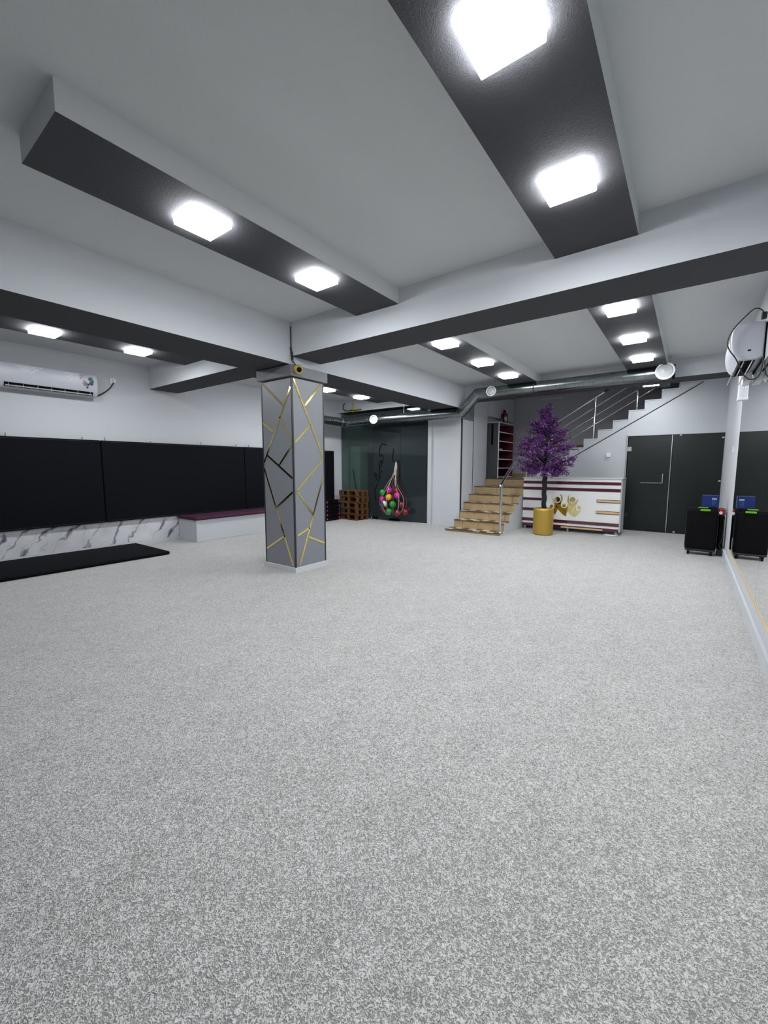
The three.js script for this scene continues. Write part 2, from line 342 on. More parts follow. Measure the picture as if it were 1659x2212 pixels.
// ------------------------------------------------------------------ column
{
  const t = thing('column', 'grey square column with gold geometric strips and black edges', 'column', [-4.1325, 0, -3.6075]);
  const X0 = -0.2875, X1 = 0.2875, Z1 = 0.2625, Z0 = -0.2625;
  part('shaft', bx(X0, X1, 0.05, 2.358, Z0, Z1), M.column, t);
  part('neck', bx(X0 + 0.03, X1 - 0.03, 2.358, 2.376, Z0 + 0.03, Z1 - 0.03), M.column, t);
  part('capital', bx(X0 - 0.035, X1 + 0.035, 2.375, 2.499, Z0 - 0.04, Z1 + 0.04), M.capGrey, t);
  part('capital_backing', bx(X0 - 0.02, X1 + 0.004, 2.4991, 2.62, Z0 + 0.001, Z1 - 0.02), M.white, t);
  part('base_plinth', bx(X0 - 0.02, X1 + 0.02, 0, 0.062, Z0 - 0.02, Z1 + 0.02), M.white, t);
  for (const [sx, sz] of [[1, 1], [-1, 1], [1, -1], [-1, -1]]) {
    const cx = sx * 0.2875, cz = sz * 0.2625;
    part('corner_edge', bx(cx - sx * 0.016, cx + sx * 0.003, 0.062, 2.358, cz - sz * 0.016, cz + sz * 0.003), M.edge, t);
  }
  const strip = (name, a, b, face, shorten = 0) => {
    const [ax, ay] = a, [bx_, by] = b, L = Math.hypot(bx_ - ax, by - ay), ang = Math.atan2(by - ay, bx_ - ax);
    const g = new THREE.BoxGeometry(L, 0.024, 0.004); g.rotateZ(ang); g.translate((ax + bx_) / 2, (ay + by) / 2, 0);
    if (face === 'z') g.translate(4.1325, 0, Z1 + 0.0025); else { g.rotateY(Math.PI / 2); g.translate(X1 + 0.0025, 0, 3.6075); }
    part(name, g, M.gold, t);
  };
  const zl = [[[-4.405, 2.355], [-4.016, 2.052]], [[-3.865, 2.25], [-4.40, 1.365]], [[-4.40, 1.86], [-4.204, 1.743]], [[-4.072, 1.915], [-3.87, 1.615]], [[-3.87, 1.56], [-4.103, 1.331]], [[-4.347, 1.463], [-3.868, 1.172]], [[-4.40, 1.29], [-4.03, 0.413]], [[-3.868, 1.0], [-4.183, 0.796]], [[-4.029, 0.448], [-4.395, 0.244]], [[-4.03, 0.413], [-3.885, 0.078]]];
  for (const [a, b] of zl) strip('gold_strip', a, b, 'z');
  const xr = [[[2.345, -3.372], [1.438, -3.843]], [[2.35, -3.825], [2.053, -3.54]], [[1.832, -3.633], [1.60, -3.372]], [[1.403, -3.839], [1.013, -3.385]], [[1.013, -3.385], [0.70, -3.651]], [[1.184, -3.842], [0.078, -3.408]], [[0.461, -3.385], [0.538, -3.59]], [[0.422, -3.568], [0.30, -3.845]]];
  for (const [[ay, az], [by, bz]] of xr) strip('gold_strip', [-az, ay], [-bz, by], 'x');
}
{ // camera on the capital
  const t = thing('security_camera', 'small yellow bullet camera fixed to the column head', 'camera', [-3.808, 2.452, -3.40]);
  const q = V(1, -0.25, 0.45).normalize();
  const body = new THREE.LatheGeometry([[0, 0], [0.026, 0], [0.036, 0.02], [0.037, 0.045], [0.031, 0.066], [0.026, 0.07], [0.026, 0.064], [0, 0.064]].map(p => new THREE.Vector2(...p)), 24);
  const qq = new THREE.Quaternion().setFromUnitVectors(V(0, 1, 0), q);
  body.scale(1.5, 1.3, 1.5); body.applyQuaternion(qq); part('body', body, mat(lin(0.52, 0.36, 0.08), 0.4), t);
  const lens = new THREE.CylinderGeometry(0.030, 0.030, 0.004, 20); lens.translate(0, 0.0875, 0); lens.applyQuaternion(qq); part('lens', lens, M.black, t);
}
single('camera_cable', join([tube([[-3.838, 2.93, -3.344], [-3.836, 2.8, -3.343], [-3.836, 2.70, -3.342], [-3.82, 2.62, -3.338], [-3.806, 2.54, -3.34], [-3.80, 2.49, -3.385], [-3.806, 2.475, -3.405]], 0.006, 60), rod([-3.826, 2.645, -3.338], [-3.81, 2.55, -3.336], 0.013, 10), rod([-3.87, 2.72, -3.342], [-3.84, 2.66, -3.34], 0.005, 6), rod([-3.875, 2.66, -3.342], [-3.84, 2.70, -3.34], 0.005, 6)]), M.cord, 'black camera cable running up the beam corner above the column', 'cable');

// ------------------------------------------------------------------ left wall: mats, bench, air conditioner
const hookG = join([rod([0, 0, 0], [0, 0.03, 0], 0.007, 8), new THREE.TorusGeometry(0.014, 0.005, 6, 12).translate(0, 0.038, 0)]);
const wallMats = [[-7.78, -5.126, [-5.25, -6.2, -7.4], 'black padded wall mat that ends by the white wall corner, behind bench and column'], [-5.116, -2.556, [-2.62, -3.3, -4.2, -4.95], 'black padded wall mat hanging above the end of the purple bench'], [-2.544, 0.02, [-1.45, -2.32, -0.5], 'black padded wall mat hanging above the mat on the floor']];
for (const [z0, z1, hooks, label] of wallMats) {
  const t = thing('wall_mat', label, 'wall mat', [XL + 0.012, 0.435, (z0 + z1) / 2], 0, 'black mats along the wall');
  const g = rbx(0.001, 0.06, 0, 1.285, (z0 - z1) / 2, (z1 - z0) / 2, 0.012, 4);
  part('pad', g, M.padBlack, t);
  part('seam', join([bx(0.058, 0.0605, 1.262, 1.266, (z0 - z1) / 2 + 0.02, (z1 - z0) / 2 - 0.02), bx(0.058, 0.0605, 0.02, 0.024, (z0 - z1) / 2 + 0.02, (z1 - z0) / 2 - 0.02)]), M.edge, t);
  for (const hz of hooks) { const m = part('hook', hookG, M.chrome, t); m.position.set(0.03, 1.283, hz - (z0 + z1) / 2); }
}
{
  const t = thing('floor_mat', 'black gym mat lying on the carpet below the wall mats', 'floor mat', [-6.77, 0, -1.68]);
  const g = rbx(-0.57, 0.57, 0.001, 0.052, -1.27, 1.27, 0.02, 4), p = g.attributes.position;
  part('pad', g, M.padBlack, t);
  part('piping', tube([[-0.55, 0.03, -1.262], [0, 0.03, -1.272], [0.55, 0.03, -1.262], [0.568, 0.03, -1.2], [0.572, 0.03, 0], [0.568, 0.03, 1.2]], 0.006, 60, 6), M.black, t);
}
{
  const t = thing('bench', 'long white box bench with purple seat cushion against the wall', 'bench', [-7.12, 0, -4.80]);
  part('box', rbx(-0.30, 0.30, 0.002, 0.385, -1.07, 1.07, 0.004, 2), M.white, t);
  part('end_panel', bx(-0.30, 0.305, 0.002, 0.383, 1.071, 1.085), M.white, t);
  part('cushion', rbx(-0.30, 0.335, 0.386, 0.437, -1.08, 1.11, 0.02, 4), M.purple, t, 'dark purple seat cushion');
}
function acProfile(d, h) {
  const s = new THREE.Shape(); s.moveTo(0, 0.02); s.lineTo(0, h); s.lineTo(d * 0.72, h); s.bezierCurveTo(d * 0.93, h * 0.99, d * 1.0, h * 0.88, d, h * 0.62); s.bezierCurveTo(d * 1.0, h * 0.34, d * 0.9, h * 0.14, d * 0.72, h * 0.03); s.lineTo(d * 0.62, 0); s.lineTo(d * 0.2, 0); s.closePath();
  return s;
}
{
  const L = 1.13, h = 0.335, d = 0.225, t = thing('air_conditioner', 'white wall air conditioner with honeycomb pattern above the wall mats', 'air conditioner', [XL + 0.001, 2.352, -1.955]);
  const g = new THREE.ExtrudeGeometry(acProfile(d, h), { depth: L - 0.03, bevelEnabled: true, bevelSize: 0.012, bevelThickness: 0.015, bevelSegments: 4, bevelOffset: -0.012, curveSegments: 16 });
  g.translate(0, 0, -L / 2 + 0.015);
  part('body', g, M.acBody, t);
  // profile front at height fraction
  const outline = acProfile(d, h).getPoints(40), front = y => { let m = 0; for (let i = 0; i < outline.length; i++) { const a = outline[i], b = outline[(i + 1) % outline.length]; if ((a.y - y) * (b.y - y) <= 0 && a.y !== b.y) m = Math.max(m, a.x + (b.x - a.x) * (y - a.y) / (b.y - a.y)); } return m; };
  const slot = part('outlet', (() => { const q = new THREE.BoxGeometry(0.03, 0.058, 1.0); q.rotateZ(-0.62); q.translate(front(0.045) - 0.010, 0.045, 0.0); return q; })(), M.black, t, 'black air outlet');
  for (let k = 0; k < 7; k++) { const q = new THREE.BoxGeometry(0.034, 0.05, 0.006); q.rotateZ(-0.62); q.translate(front(0.045) - 0.010, 0.044, -0.46 + k * 0.153); part('fin', q, M.plasticGrey, slot); }
  const lv = new THREE.BoxGeometry(0.005, 0.016, 0.98); lv.rotateZ(-0.62); lv.translate(front(0.03) + 0.007, 0.028, 0); part('louver', lv, M.plasticGrey, slot);
  // honeycomb print near the end, and rows of small diamonds
  const hexes = [[-0.47, 0.245, 0.034, [0.10, 0.15, 0.14]], [-0.475, 0.185, 0.03, [0.02, 0.09, 0.17]], [-0.435, 0.165, 0.018, [0.02, 0.03, 0.04]], [-0.40, 0.175, 0.034, [0.16, 0.13, 0.11]], [-0.425, 0.125, 0.016, [0.02, 0.025, 0.03]], [-0.385, 0.215, 0.016, [0.05, 0.04, 0.04]], [-0.50, 0.215, 0.014, [0.05, 0.07, 0.06]]];
  for (const [z, y, r, c] of hexes) { const q = new THREE.CylinderGeometry(r, r, 0.003, 6); q.rotateZ(Math.PI / 2); q.translate(front(y) + 0.001, y, z); part('hexagon', q, mat(lin(...c), 0.15), t); }
  const dia = [], dia2 = [];
  for (const [c, n] of [[-0.28, 11], [0.24, 11]]) for (let i = 0; i < n; i++) for (let j = 0; j < 5; j++) {
    if (Math.abs(i - 5) / 5.5 + j / 6.5 > 1.05) continue;
    const y = 0.297 - j * 0.019, z = c + (i - 5) * 0.026 + (j % 2) * 0.013, q = new THREE.OctahedronGeometry(0.0085); q.scale(0.22, 0.7, 1.15); q.translate(front(y) + 0.0005, y, z);
    (i < 3 && c < 0 ? dia2 : dia).push(q);
  }
  const dm = part('diamond_print', join(dia), mat(lin(0.93, 0.94, 0.96), 0.12, 0), t, 'rows of small shiny diamonds'); dm.userData.kind = 'stuff';
  const dm2 = part('diamond_print', join(dia2), mat(lin(0.07, 0.03, 0.03), 0.2), t, 'small dark diamonds'); dm2.userData.kind = 'stuff';
}
{
  const t = thing('power_cord', 'black power cord from the honeycomb air conditioner to its socket', 'cord');
  part('cord', tube([[XL + 0.06, 2.40, -2.515], [XL + 0.05, 2.40, -2.56], [XL + 0.05, 2.46, -2.655], [XL + 0.05, 2.544, -2.743], [XL + 0.05, 2.635, -2.80]], 0.009, 40), M.cord, t);
  part('plug', rbx(XL + 0.03, XL + 0.07, 2.63, 2.68, -2.83, -2.785, 0.008), M.plastic, t);
}
{
  const t = thing('wall_socket', 'white wall socket beside the honeycomb air conditioner', 'socket', [XL, 2.66, -2.80]);
  part('plate', rbx(0.0005, 0.028, -0.045, 0.045, -0.045, 0.045, 0.006), M.plastic, t);
  part('conduit', bx(0.0005, 0.012, 0.02, 0.032, 0.045, 0.24), M.white, t);
}

// ------------------------------------------------------------------ right wall: air conditioner
{
  const L = 0.86, h = 0.335, d = 0.235, t = thing('air_conditioner', 'white wall air conditioner with open flap above the mirror', 'air conditioner', [XR - 0.012, 2.285, -5.56]);
  const g = new THREE.ExtrudeGeometry(acProfile(d, h), { depth: L - 0.03, bevelEnabled: true, bevelSize: 0.012, bevelThickness: 0.015, bevelSegments: 4, bevelOffset: -0.012, curveSegments: 16 });
  g.rotateY(Math.PI); g.translate(0, 0, L / 2 - 0.015);
  part('body', g, M.acBody, t);
  part('mounting_plate', bx(0, 0.0115, 0.0, 0.34, -L / 2 + 0.02, L / 2 - 0.005), M.black, t);
  const ring = new THREE.ExtrudeGeometry(acProfile(d + 0.006, h + 0.004), { depth: 0.012, bevelEnabled: false, curveSegments: 16 }); ring.rotateY(Math.PI); ring.translate(0, -0.002, L / 2 - 0.045); part('seam_band', ring, M.plasticGrey, t);
  const flap = (x, y, w, a, m) => { const q = new THREE.BoxGeometry(0.008, w, L - 0.06); q.translate(0, -w / 2, 0); q.rotateZ(a); q.translate(x, y, 0); part('flap', q, m, t); };
  flap(-0.165, 0.035, 0.13, -0.28, M.plastic); flap(-0.125, 0.01, 0.12, -0.32, M.plasticGrey); flap(-0.065, 0.01, 0.11, -0.35, M.plastic);
  part('outlet', bx(-0.15, -0.05, -0.004, 0.02, -L / 2 + 0.04, L / 2 - 0.035), M.black, t);
  const slot = rbx(-0.112, -0.088, 0.078, 0.092, L / 2 - 0.004, L / 2 + 0.0015, 0.0015); part('screw_hole', slot, M.black, t);
  part('drain_sleeve', join([bx(-0.07, -0.012, -0.09, 0.004, -L / 2 - 0.12, -L / 2 + 0.2)]), M.plastic, t);
}
{
  const t = thing('pipe_cover', 'white pipe cover running down from the air conditioner at mirror edge', 'pipe cover', [XR, 2.15, -6.93]);
  part('channel', rbx(-0.055, -0.0005, 0, 0.50, -0.06, 0.06, 0.008), M.plastic, t);
  part('end_cap', rbx(-0.06, -0.0005, -0.012, 0.02, -0.064, 0.064, 0.006), M.plastic, t);
}
{
  const t = thing('power_cord', 'black looping power cord hanging around the air conditioner above the mirror', 'cord');
  part('cord', tube([[0.45, 2.655, -5.09], [0.425, 2.700, -5.09], [0.383, 2.722, -5.09], [0.303, 2.651, -5.09], [0.237, 2.562, -5.09], [0.205, 2.462, -5.09], [0.222, 2.389, -5.09], [0.272, 2.306, -5.09], [0.312, 2.209, -5.09], [0.338, 2.15, -5.09], [0.39, 2.10, -5.09], [0.44, 2.117, -5.09], [0.462, 2.216, -5.09], [0.466, 2.30, -5.11]], 0.0048, 120), M.cord, t);
  part('plug', rbx(0.425, 0.463, 2.62, 2.675, -5.12, -5.06, 0.008), M.cord, t);
}
single('wall_socket', rbx(XR - 0.017, XR - 0.0005, 2.60, 2.69, -5.135, -5.045, 0.004), M.plastic, 'white wall socket with black plug above the mirror', 'socket');
single('wall_plate', rbx(XR - 0.012, XR - 0.0005, 1.51, 1.60, -7.72, -7.64, 0.004), M.plastic, 'small white plate on the bare wall strip beside the mirror', 'wall plate');

// ------------------------------------------------------------------ ventilation duct
{
  const t = thing('ventilation_duct', 'round galvanised ventilation duct hung below the ceiling across the hall', 'duct');
  const R = 0.104, DZ = -7.75, YH = 2.742, YL = 2.405, pts = [[-0.30, YH, DZ], [-3.46, YH, DZ], [-3.80, YL, DZ], [-6.95, YL, DZ], [-6.95, YL, -6.2]];
  for (let i = 0; i + 1 < pts.length; i++) {
    const a = V(...pts[i]), b = V(...pts[i + 1]), L = a.distanceTo(b), dir = b.clone().sub(a).normalize(), cut = 0.02;
    const s = part('duct_section', rod(pts[i], pts[i + 1], R, 36), M.zinc, t);
    const q = new THREE.Quaternion().setFromUnitVectors(V(0, 0, 1), dir), seams = [];
    const step = i === 1 ? 0.13 : 0.145;
    for (let k = 0.06; k < L - 0.02; k += step) { const g = new THREE.TorusGeometry(R, 0.0032, 6, 36); g.applyQuaternion(q); const p = a.clone().addScaledVector(dir, k); g.translate(p.x, p.y, p.z); seams.push(g); }
    part('seam_rings', join(seams), M.zinc, s);
    if (i) part('elbow', new THREE.SphereGeometry(R + 0.003, 28, 18).translate(...pts[i]), M.zinc, t);
  }
  part('end_cap', new THREE.CylinderGeometry(R + 0.004, R + 0.004, 0.03, 32).rotateZ(Math.PI / 2).translate(-0.29, YH, DZ), M.black, t);
  part('coupling', new THREE.CylinderGeometry(R + 0.006, R + 0.006, 0.02, 32).rotateZ(Math.PI / 2).translate(-2.35, YH, DZ), M.edge, t);
  for (const [x, y] of [[-0.34, YH + 0.1], [-3.1, YH + 0.1], [-5.2, YL + 0.1]]) part('hanger_rod', rod([x, y, DZ], [x, 2.98, DZ], 0.006, 8), M.steel, t);
  part('clamp_band', new THREE.CylinderGeometry(R + 0.008, R + 0.008, 0.03, 32).rotateX(Math.PI / 2).translate(-6.95, YL, -7.56), M.chrome, t);
  for (const [x, y, r] of [[-0.395, YH, 0.128], [-3.13, YH, 0.094], [-5.96, YL, 0.102]]) {
    const d = new THREE.Group(); d.name = 'air_diffuser'; d.userData.label = 'white round air diffuser'; d.position.set(x, y, DZ + 0.118); d.rotation.y = Math.atan2(-x, 7.15) * 0.35; t.add(d);
    part('ring', new THREE.LatheGeometry([[r * 0.80, 0], [r * 0.98, 0], [r, 0.012], [r * 0.97, 0.026], [r * 0.84, 0.03], [r * 0.79, 0.012], [r * 0.80, 0]].map(p => new THREE.Vector2(...p)), 36).rotateX(Math.PI / 2), M.plastic, d);
    part('disc', new THREE.LatheGeometry([[0, 0.024], [r * 0.3, 0.02], [r * 0.72, 0.002], [r * 0.75, -0.004], [0, -0.004]].map(p => new THREE.Vector2(...p)), 32).rotateX(Math.PI / 2), M.plasticGrey, d);
    part('screw', new THREE.SphereGeometry(0.01, 10, 8).translate(0, 0, 0.026), M.chrome, d);
    part('collar', new THREE.CylinderGeometry(r * 0.82, r * 0.82, 0.05, 28).rotateX(Math.PI / 2).translate(0, 0, -0.025), M.zinc, d);
  }
}
{ // wiring left of the glass partition
  const t = thing('cable_conduit', 'yellow conduit with loose black cable on the beam above the partition', 'conduit');
  const yel = mat(lin(0.50, 0.42, 0.06), 0.5);
  part('pipe', rod([-6.89, 2.90, -7.975], [-6.905, 2.69, -7.975], 0.022, 10), yel, t);
  part('pipe', rod([-7.02, 2.715, -7.975], [-6.62, 2.70, -7.975], 0.014, 10), yel, t);
  part('cable', tube([[-7.18, 2.93, -7.985], [-7.22, 2.86, -7.97], [-7.20, 2.78, -7.96], [-7.10, 2.73, -7.96], [-6.95, 2.73, -7.96], [-6.75, 2.72, -7.965], [-6.63, 2.73, -7.97]], 0.011, 50), M.cord, t);
}

// ------------------------------------------------------------------ stairs with tiles
const xs0 = -3.955, xs1 = -2.838;
{
  const t = structGroup('staircase', 'tiled lower stair flight with beige risers and brown patterned treads', 'stairs');
  const tops = [0.05, 0.215, 0.38, 0.545, 0.71, 0.875, 1.042], zf = [-7.50, -7.765, -8.03, -8.30, -8.57, -8.84, -9.45];
  const cores = [];
  for (let k = 1; k <= 6; k++) cores.push(bx(k < 3 ? xs0 + 0.03 : xs0 - 0.01, xs1, k === 1 ? 0.001 : tops[k - 1] - 0.013, tops[k] - 0.013, zf[k] - 0.012, k < 6 ? -9.462 : -11.19));
  cores.push(bx(-3.99, -2.82, 0.001, tops[0] - 0.013, zf[0] - 0.01, zf[1] - 0.012));
  cores.push(bx(xs1, -2.70, 0.9, 1.029, -9.462, -11.19));
  part('core', join(cores), M.white, t, 'white plastered stair body');
  const tileG = new Map();
  const tg = (w, h, d) => { const key = [w, h, d].map(v => v.toFixed(4)).join(); if (!tileG.has(key)) tileG.set(key, metreUV(new THREE.BoxGeometry(w, h, d))); return tileG.get(key); };
  for (let k = 0; k <= 6; k++) {
    const xa = k === 0 ? -3.99 : k < 3 ? xs0 + 0.03 : xs0 - 0.01, xb = k === 0 ? -2.82 : xs1, y0 = k === 0 ? 0.002 : tops[k - 1], h = tops[k] - 0.013 - y0, offs = (k % 2) * 0.13;
    let x = xa;
    while (x < xb - 0.01) {                                          // riser tiles
      let w = Math.min(x === xa && offs ? 0.20 : 0.33, xb - x); if (xb - x - w < 0.05) w = xb - x;
      const m = part('riser_tile', tg(w - 0.004, h - 0.003, 0.012), M.tile, t); m.position.set(x + w / 2, y0 + h / 2, zf[k] - 0.006); x += w;
    }
    const depth = k < 6 ? (k === 5 ? 0.61 : Math.abs(zf[k + 1] - zf[k])) : 0.9, nx = 8, w = (xb - xa) / nx, nz = k === 6 ? 4 : k === 5 ? 4 : 2, dz = (depth + 0.012) / nz;
    for (let i = 0; i < nx; i++) for (let j = 0; j < nz; j++) {      // tread tiles, brown and pale in turn
      const m = part('tread_tile', tg(w - 0.003, 0.012, dz - 0.003), (i + j + k) % 2 || j === 0 && i % 3 === 2 ? M.tileBrown : M.tilePale, t); m.position.set(xa + w * (i + 0.5), tops[k] - 0.0065, zf[k] + 0.012 - dz * (j + 0.5));
    }
    part('nosing', rbx(xa, xb, tops[k] - 0.0135, tops[k] - 0.0005, zf[k] + 0.010, zf[k] + 0.020, 0.003, 2), M.tileBrown, t);
  }
}
{
  const t = structGroup('staircase', 'upper stair flight rising behind the stepped white wall', 'stairs');
  for (let k = 0; k < NS; k++) { const [x, y] = steps[k], x1 = k < NS - 1 ? steps[k + 1][0] : XR; part('step', bx(x, x1, y - 0.20, y - 0.001, ZW - 0.101, -11.19), M.tilePale, t); }
  part('skirting', bx(-4.04, -2.99, 1.043, 1.14, -11.185, -11.199), M.tile, t);
}
{ // lower handrail
  const t = thing('handrail', 'chrome handrail on a single post beside the tiled steps', 'handrail', [-2.86, 0.05, -7.60]);
  part('post', rod([0, 0.0, 0], [0, 0.915, 0], 0.026, 20), M.steel, t);
  part('foot', new THREE.CylinderGeometry(0.05, 0.055, 0.02, 24).translate(0, 0.0105, 0), M.chrome, t);
  part('rail', rod([0, 0.905, 0.05], [0, 2.02, -1.75], 0.027, 20), M.chrome, t);
  part('rail_end', new THREE.SphereGeometry(0.028, 16, 12).translate(0, 0.905, 0.05), M.chrome, t);
  part('post', rod([0, 0.87, -1.72], [0, 2.0, -1.72], 0.024, 16), M.steel, t);
}
{ // upper railing
  const z = -9.98, t = thing('stair_railing', 'chrome railing with three bars along the upper stair flight', 'railing', [0, 0, 0]);
  const y = x => 2.265 + (x + 2.6) * 0.617;
  part('handrail', rod([-2.62, y(-2.62), z], [-1.57, y(-1.57), z], 0.024, 18), M.chrome, t);
  part('handrail', rod([-1.57, y(-1.57), z], [-0.4, y(-0.4), z], 0.024, 18), M.edge, t);
  for (const [x, b] of [[-2.6, 1.42], [-1.73, 1.909], [-0.955, 2.437]]) part('post', rod([x, b, z], [x, y(x) - 0.02, z], 0.027, 18), M.chrome, t);
  for (const d of [0.21, 0.40, 0.58]) part('bar', rod([-2.6, y(-2.6) - d, z], [-0.4, y(-0.4) - d, z], 0.010, 12), M.chrome, t);
}
single('wooden_block', rbx(-2.085, -1.935, 1.734, 1.80, -10.2, -10.05, 0.004), M.wood, 'small wooden block left on a step of the upper flight', 'block');
single('cable_trunking', rbx(-3.22, -2.71, 3.055, 3.075, -11.198, -11.17, 0.004), M.plastic, 'thin pale trunking high on the grey stairwell wall', 'trunking');
single('motion_sensor', (() => { const g = rbx(-1.445, -1.36, 1.515, 1.605, -9.849, -9.81, 0.012, 4); return g; })(), M.plastic, 'small white sensor box on the wall above the reception desk', 'sensor');

// shelf on the landing
{
  const t = thing('bookshelf', 'dark narrow bookshelf with red inside and white edges on the landing', 'shelf', [-3.87, 1.043, -10.08]);
  const red = mat(lin(0.10, 0.005, 0.020), 0.6), grey = mat(lin(0.055, 0.055, 0.065), 0.6);
  part('side_panel', bx(-0.16, 0.16, 0, 1.32, 0.49, 0.508), grey, t);
  part('side_panel', bx(-0.16, 0.16, 0, 1.32, -0.508, -0.49), red, t);
  part('back_panel', bx(-0.165, -0.155, 0, 1.32, -0.49, 0.49), red, t);
  part('top', bx(-0.17, 0.175, 1.32, 1.342, -0.515, 0.515), M.plasticGrey, t);
  part('slot_strip', bx(-0.02, 0.03, 0.80, 1.29, 0.5085, 0.512), M.black, t);
  part('edge_strip', bx(0.155, 0.172, 0, 1.32, 0.489, 0.510), M.plastic, t);
  for (let k = 0; k <= 5; k++) { const s = part('shelf', bx(-0.155, 0.155, 0.02 + k * 0.215, 0.036 + k * 0.215, -0.49, 0.49), red, t); part('shelf_edge', bx(0.155, 0.168, 0.018 + k * 0.215, 0.038 + k * 0.215, -0.49, 0.49), M.plastic, s); }
}
single('shelf_dish', new THREE.LatheGeometry([[0, 0], [0.05, 0], [0.07, 0.03], [0.066, 0.03], [0.048, 0.006], [0, 0.006]].map(p => new THREE.Vector2(...p)), 20).translate(-3.78, 1.725, -9.85), M.plastic, 'small white dish on a middle shelf of the bookshelf', 'dish');
{
  const t = thing('fire_extinguisher', 'red fire extinguisher with black hose on top of the bookshelf', 'fire extinguisher', [-3.835, 2.386, -10.30]);
  part('cylinder', new THREE.LatheGeometry([[0, 0], [0.066, 0], [0.07, 0.012], [0.07, 0.23], [0.055, 0.265], [0.022, 0.285], [0.022, 0.30], [0, 0.30]].map(p => new THREE.Vector2(...p)), 28), mat(lin(0.25, 0.008, 0.012), 0.3), t);
  part('label_band', new THREE.CylinderGeometry(0.0708, 0.0708, 0.10, 28, 1, true, -0.6, 1.6).translate(0, 0.13, 0), M.plasticGrey, t, 'pale paper label');
  part('valve', join([rod([0, 0.30, 0], [0, 0.335, 0], 0.018, 12), bx(-0.012, 0.012, 0.33, 0.345, -0.02, 0.09)]), M.black, t);
  part('hose', tube([[0, 0.325, 0.02], [0.0, 0.335, 0.09], [0, 0.28, 0.115], [0, 0.15, 0.095], [0, 0.04, 0.085]], 0.013, 40), M.black, t);
}
{
  const t = thing('stool', 'small dark stool with pale legs on the landing behind the desk', 'stool', [-3.05, 1.043, -10.15]);
  part('seat', rbx(-0.14, 0.14, 0.20, 0.225, -0.14, 0.14, 0.008), M.black, t);
  for (const sx of [-1, 1]) for (const sz of [-1, 1]) part('leg', rod([sx * 0.12, 0, sz * 0.12], [sx * 0.115, 0.2, sz * 0.115], 0.012, 8), sx < 0 ? M.plastic : M.edge, t);
}

